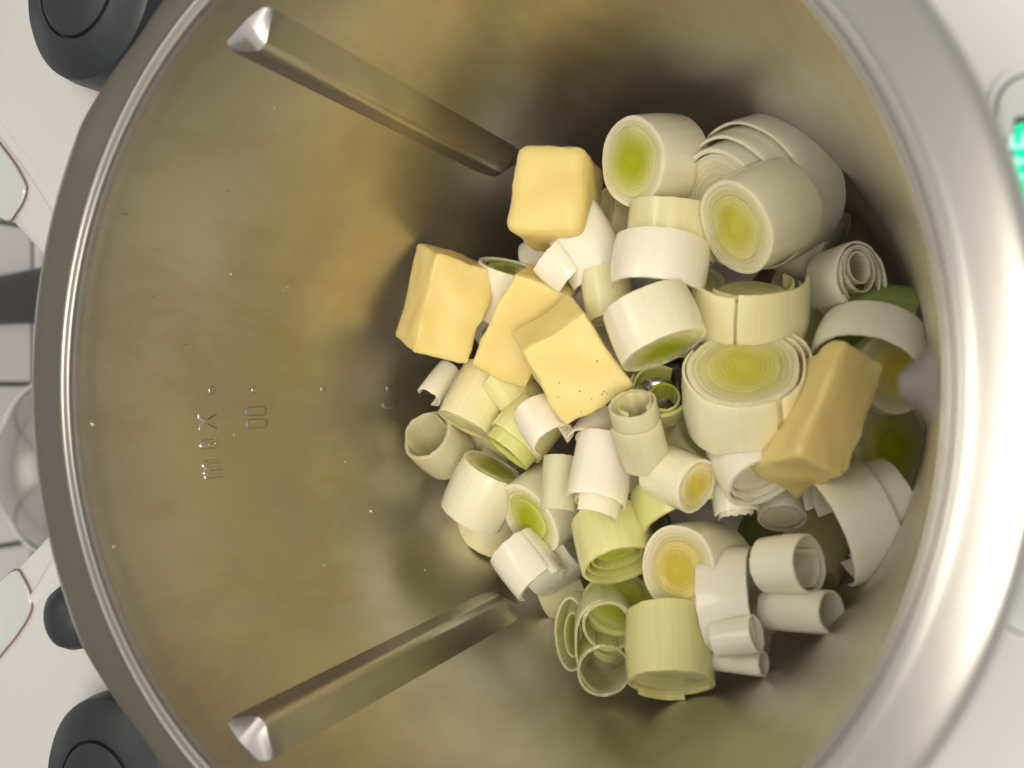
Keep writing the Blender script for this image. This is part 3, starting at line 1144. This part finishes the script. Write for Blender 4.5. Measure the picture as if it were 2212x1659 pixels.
leek('pair of thin translucent leek tubes inside one sheath at the bottom of the heap', (1311, 1400), -0.90, -84, 67, 108, 95, 'filmgreen',
     [('ring', 54, {'th': 7, 'cx': 8, 'cy': 50, 'z0': 2}), ('ring', 55, {'th': 7, 'cx': -6, 'cy': -48, 'z0': 6, 'rag': 2}), ('ring', 66, {'th': 6, 'ey': 1.58, 'z0': -6, 'rag': 2})], lobes=0.09, group=G, name='leek_tube')
leek('thin pale green leek curl left of the paired tubes', (1232, 1370), -0.97, 215, 66, 86, 70, 'filmgreen',
     [('ring', 34, {'th': 6, 'ey': 2.3}), ('ring', 18, {'th': 5, 'ey': 2.6, 'cx': 6, 'z0': 3})], lobes=0.05, group=G, name='leek_ring')
leek('pale green upright leek slice at the bottom of the heap', (1450, 1476), -0.84, -91, 17, 94, 155, 'pale', [('ring', 88, {'th': 11}), ('core', 82, {'z0': -8, 'tone': 'cream'}), ('arc', 84, 120, 200, {'th': 8, 'z0': 12})], group=G)
leek('thick white leek slice standing on edge right of the yellow hearted slice', (1640, 1296), -0.97, 4, 12, 116, 108, 'pink',
     [('ring', 108, {'th': 14}), ('arc', 94, -160, 150, {'th': 12, 'z0': -10}), ('arc', 76, -100, 170, {'th': 10, 'z0': -20}), ('core', 66, {'z0': -34})], group=G)
leek('small white leek tube under the thick white slice standing on edge', (1634, 1368), -0.83, 8, 22, 42, 92, 'white', [('ring', 38, {'th': 6}), ('arc', 30, -120, 120, {'th': 5, 'z0': -6})], group=G, name='leek_tube')
leek('wide white leek ring opening to the right below the large roll', (1748, 1218), -0.88, 2, 34, 64, 110, 'white', [('ring', 60, {'th': 6}), ('arc', 50, 100, 220, {'th': 5, 'z0': -8})], group=G, name='leek_ring')
leek('large white leek roll with overlapping layers at the lower right', (1788, 1150), -0.97, 200, 14, 124, 165, 'white',
     [('arc', 118, -100, 150, {'th': 9, 'z1': -110}), ('arc', 108, -140, 160, {'th': 9, 'z0': -20}), ('arc', 92, -140, 100, {'th': 8, 'z0': -40})], group=G, name='leek_roll')
leek('narrow white leek tube lying with its open end to the lower right', (1796, 1322), -0.86, -3, 36, 48, 165, 'white', [('ring', 44, {'th': 5}), ('ring', 36, {'th': 4, 'z0': -50})], group=G, name='leek_tube')
leek('smallest white leek tube at the bottom right edge of the heap', (1650, 1434), -0.87, -4, 26, 28, 115, 'white', [('ring', 25, {'th': 4}), ('arc', 19, -100, 120, {'th': 4, 'z0': -22})], taper=0.15, group=G, name='leek_tube')
leek('shaded leek slice with dark green heart under the near rim', (1928, 965), -1.16, 6, 48, 108, 100, 'green', solid(104, 100, 3), group=G)
leek('stub of pinkish white leek in the gap below the tall butter block', (1690, 1120), -1.10, -88, 34, 52, 80, 'pink', solid(52, 80, 2), group=G)
leek('small white leek strip between the upper butter cube and the stacked butter', (1242, 600), -1.06, -42, 10, 52, 75, 'white', [('arc', 48, -90, 85, {'th': 10}), ('arc', 38, -70, 80, {'th': 8, 'z0': -8})], group=G)
leek('white leek offcut right under the upper butter cube', (1190, 566), -1.2, 140, 12, 44, 80, 'white', [('arc', 42, -100, 95, {'th': 9})], group=G)
leek('green rimmed leek slice behind the left butter pieces', (1110, 578), -1.24, 76, 12, 78, 115, 'green', [('ring', 73, {'th': 9}), ('ring', 62, {'th': 8, 'z0': -3, 'tone': 'leaf'}), ('core', 54, {'z0': -5, 'tone': 'lime'})], group=G)
leek('cream leek slice peeping out beneath the broad white sheet', (1322, 690), -1.05, -80, 14, 52, 110, 'cream', solid(52, 110, 2), group=G)
leek('white striped leek sheet right of the upper butter cube', (1300, 598), -1.10, -62, 8, 68, 150, 'white', [('arc', 64, -95, 100, {'th': 10}), ('core', 54, {'z0': -10})], group=G)
leek('greenish leek slice hidden behind the lowest of the stacked butter pieces', (1140, 885), -1.2, -52, 16, 48, 100, 'pale', solid(48, 100, 2), group=G)

# deeper pieces, seen through the gaps, and hidden ones below them
GB = 'leek pieces buried deep in the heap'
LB = 'leek piece deep in the heap, mostly covered by the pieces on top'
deep = [(1180, 700, 'cream', 40, 20, 80), (1290, 820, 'white', -60, 30, 80), (1390, 1000, 'cream', 200, 25, 75), (1430, 1130, 'leaf', 20, 15, 85),
        (1370, 1110, 'white', -70, 20, 60), (1620, 1160, 'leaf', 160, 20, 90), (1540, 940, 'cream', 60, 40, 80), (1740, 700, 'cream', 120, 25, 85),
        (1800, 540, 'white', -20, 15, 80), (1480, 620, 'yellow', 100, 30, 85), (1240, 1160, 'white', 30, 20, 80), (1720, 1230, 'cream', 250, 20, 90),
        (1380, 1370, 'pale', 70, 25, 85), (1600, 1390, 'white', 180, 20, 80), (1820, 900, 'cream', 300, 30, 80), (1100, 840, 'white', 210, 20, 70),
        (1560, 1330, 'cream', 120, 30, 80), (1820, 1290, 'white', 110, 20, 60), (1850, 1060, 'cream', 200, 15, 90), (1290, 480, 'cream', 160, 20, 80), (1010, 1010, 'white', 150, 15, 60)]
low = [(1060, 880, 'cream', 120, 20, 70), (1050, 980, 'white', 200, 25, 72), (1090, 1080, 'cream', 60, 20, 74), (1180, 1180, 'white', 140, 20, 74),  # hidden pieces added near the wall so its reflections turn out brighter
       (1060, 740, 'white', 220, 20, 70), (1120, 640, 'cream', 80, 25, 70), (1280, 1250, 'cream', 20, 20, 74), (1240, 540, 'white', 30, 20, 70)]
for i, (px, py, tn, an, ti, rr_) in enumerate(deep):
    leek(LB, (px, py), -1.32 - 0.03 * (i % 3), an, ti, rr_, rr_ * 1.5, tn, solid(rr_, rr_ * 1.5, 2), group=GB)


for i, (px, py, tn, an, ti, rr_) in enumerate(low):
    leek(LB, (px, py), -1.46 - 0.04 * (i % 2), an, ti, rr_, rr_ * 1.4, tn, solid(rr_, rr_ * 1.4, 2), group=GB)


# ------------------------------------------------------------------ butter
def butter(label, quad, z, tilt_ang, tilt, depth, rnd, seed, bk, rag=1.0):
    """quad: outline of the face turned to the viewer (view directions, in order round the face);
    the face leans by tilt towards direction tilt_ang; depth in metres"""
    cx = sum(q[0] for q in quad) / 4
    cy = sum(q[1] for q in quad) / 4
    P = at(cx, cy, z)
    x, y, nrm = frame_of(P, tilt_ang, 90 - tilt)
    C4 = []
    for q in quad:
        d = ray(*q)
        C4.append(CAM + d * ((P - CAM).dot(nrm) / d.dot(nrm)))
    ex = (C4[1] - C4[0] + C4[2] - C4[3]).normalized()
    ey = nrm.cross(ex)
    m = Matrix((ex, ey, nrm)).transposed().to_4x4()
    m.translation = P
    inv = m.inverted()
    q2 = [inv @ c for c in C4]
    N_ = 15
    if len(bk) == 3:
        d = ray(bk[1], bk[2])
        back = inv @ (CAM + d * (((P - CAM).dot(nrm) - depth) / d.dot(nrm))) - q2[bk[0]]
        q3 = [q + back for q in q2]
    else:
        q3 = []
        for q in bk:
            d = ray(*q)
            q3.append(inv @ (CAM + d * (((P - CAM).dot(nrm) - depth) / d.dot(nrm))))

    def pos(u, v, w):
        f0 = q2[0].lerp(q2[1], u).lerp(q2[3].lerp(q2[2], u), v)
        f1 = q3[0].lerp(q3[1], u).lerp(q3[3].lerp(q3[2], u), v)
        return f0.lerp(f1, w)

    v, f, idx = [], [], {}
    cen = pos(0.5, 0.5, 0.5)
    S = [(q2[1] - q2[0]).length, (q2[3] - q2[0]).length, depth]

    def vid(i, j, k):
        key = (i, j, k)
        if key in idx:
            return idx[key]
        par = []
        for g, sz in zip(key, S):
            t = g / N_
            rr_ = min(0.45, rnd / sz)
            # finer rows near the edges
            par.append((3 * t * t - 2 * t ** 3) * 0.55 + t * 0.45)
        p = pos(*par)
        # round the edges: pull towards an inset box
        inn = []
        for g, sz in zip(par, S):
            e = min(0.5, rnd / sz)
            inn.append(min(1 - e, max(e, g)))
        pi = pos(*inn)
        d = p - pi
        if d.length > 1e-9:
            p = pi + d.normalized() * min(d.length, rnd)
        q = p * 1.0
        k1 = noise.noise((q.x * 120 + seed, q.y * 120, q.z * 120)) * 0.0012 * rag
        k2 = noise.noise((q.x * 480 + seed, q.y * 480, q.z * 480)) * 0.00035 * rag
        p = p + (p - cen).normalized() * (k1 + k2)
        # small burrs along the edges of the cut face
        if k == 0 and (i in (0, N_) or j in (0, N_)):
            b_ = max(0, noise.noise((q.x * 1500, q.y * 1500 + seed, 4.0)))
            p = p + Vector((0, 0, 0.0012 * b_ * rag))
        idx[key] = len(v)
        v.append(p)
        return idx[key]

    for s in (0, N_):
        for i in range(N_):
            for j in range(N_):
                for face in (((i, j, s), (i + 1, j, s), (i + 1, j + 1, s), (i, j + 1, s)),
                             ((i, s, j), (i + 1, s, j), (i + 1, s, j + 1), (i, s, j + 1)),
                             ((s, i, j), (s, i + 1, j), (s, i + 1, j + 1), (s, i, j + 1))):
                    f.append(tuple(vid(*q) for q in face))
    me = mesh('butter', v, f, True, 60)
    import bmesh
    bm = bmesh.new()
    bm.from_mesh(me)
    bmesh.ops.recalc_face_normals(bm, faces=bm.faces)
    bm.to_mesh(me)
    bm.free()
    o = link('butter_piece', me, BUTTER)
    o.matrix_world = m
    return tag(o, label, 'butter', 'butter pieces on the leeks')


butter('thick yellow butter cube with rounded corners at the top of the heap', [(1110, 305), (1268, 312), (1258, 503), (1082, 503)], -0.92, 120, 16, 0.024, 0.0032, 3, (2, 1302, 546))
butter('butter cube leaning at the left end of the heap', [(944, 546), (1083, 586), (1010, 787), (894, 764)], -1.05, 20, 10, 0.019, 0.0012, 5, (0, 899, 522))
butter('butter slab partly covered by the speckled butter piece', [(1108, 588), (1232, 640), (1132, 845), (1010, 791)], -1.0, 260, 18, 0.013, 0.0014, 8, (0, 1144, 566))
b4 = butter('speckled butter slab lying on top of the other butter', [(1127, 760), (1262, 676), (1375, 836), (1222, 928)], -0.86, 250, 12, 0.013, 0.0010, 11, (0, 1100, 718))
butter('tall butter block standing on end at the right of the heap', [(1828, 718), (1912, 784), (1822, 1030), (1719, 981)], -0.80, 350, 42, 0.021, 0.0013, 14, [(1727, 772), (1815, 850), (1726, 1086), (1611, 1006)])

# tiny dark specks on the top butter slab
sv, sf = [], []
minv = b4.matrix_world.inverted()
for px, py in ((1208, 827), (1205, 858), (1252, 845), (1255, 890), (1290, 780), (1305, 846), (1312, 850), (1300, 852), (1278, 862)):
    d = ray(px, py)
    dl = minv.to_3x3() @ d
    ol = minv @ CAM
    p = ol + dl * ((0.0006 - ol.z) / dl.z)
    k = len(sv)
    r = random.uniform(0.00012, 0.00024)
    for w in range(6):
        sv.append(p + Vector((r * math.cos(w * 1.047), r * math.sin(w * 1.047), 0)))
    sv.append(p + Vector((0, 0, 0.0003)))
    sf += [(k + w, k + (w + 1) % 6, k + 6) for w in range(6)]
link('specks', mesh('specks', sv, sf), SPECK, b4)['kind'] = 'stuff'

# ------------------------------------------------------------------ crumbs stuck to the wall
cv, cf = [], []
rnd = random.Random(5)
spots = [(498, 592), (610, 628), (620, 620), (790, 155), (592, 232), (917, 1232), (888, 1322), (700, 1222),
         (135, 925), (232, 1188), (1848, 375), (1862, 396), (505, 940), (735, 985), (745, 998), (800, 1105)]
for px, py in spots:
    a, z = wall_pt(px, py)
    if (a, z) == (0, -0.5):
        continue
    s = rnd.uniform(0.002, 0.0048)
    rotc = rnd.uniform(0, 6.3)
    lng = rnd.uniform(1, 2.2)
    k = len(cv)
    for w in range(7):
        q = 2 * math.pi * w / 7
        x, y = s * lng * math.cos(q) * rnd.uniform(0.7, 1.2), s * math.sin(q) * rnd.uniform(0.7, 1.2)
        x, y = x * math.cos(rotc) - y * math.sin(rotc), x * math.sin(rotc) + y * math.cos(rotc)
        cv.append(on_wall(a + x, z + y, -0.0005))
    cv.append(on_wall(a, z, 0.006))
    cf += [(k + w, k + (w + 1) % 7, k + 7) for w in range(7)]
tag(link('leek_crumbs', mesh('crumbs', cv, cf), T['cream']), 'tiny white crumbs stuck to the steel wall of the bowl', 'crumbs', kind='stuff')

# short dark scratches in the steel
sv, sf = [], []
for px, py, ln in ((268, 462, 0.011), (1336, 20, 0.009), (1348, 134, 0.009), (490, 412, 0.006), (400, 745, 0.010), (330, 640, 0.006)):
    d = ray(px, py)
    hit = None
    for k in range(200, 4000):
        p = CAM + d * (k * 0.00012)
        if p.z < -0.03 * R and math.hypot(p.x, p.y) >= wr(p.z / R) * R:
            hit = (math.atan2(p.x, p.y), p.z / R)
            break
    if hit is None:
        continue
    a, z = hit
    k = len(sv)
    for da, dz_ in ((0, -ln), (0.0011, -ln * 0.3), (0.0008, ln * 0.5), (0, ln), (-0.0009, ln * 0.4), (-0.0008, -ln * 0.5)):
        sv.append(on_wall(a + da, z + dz_, 0.0006))
    sf.append(tuple(range(k, k + 6)))
o = link('scratches', mesh('scratches', [Vector(q) - BOFF for q in sv], sf), plain('scratch_dark', (0.10, 0.09, 0.07), 0.6, 0.6), bowl)
o['kind'] = 'stuff'
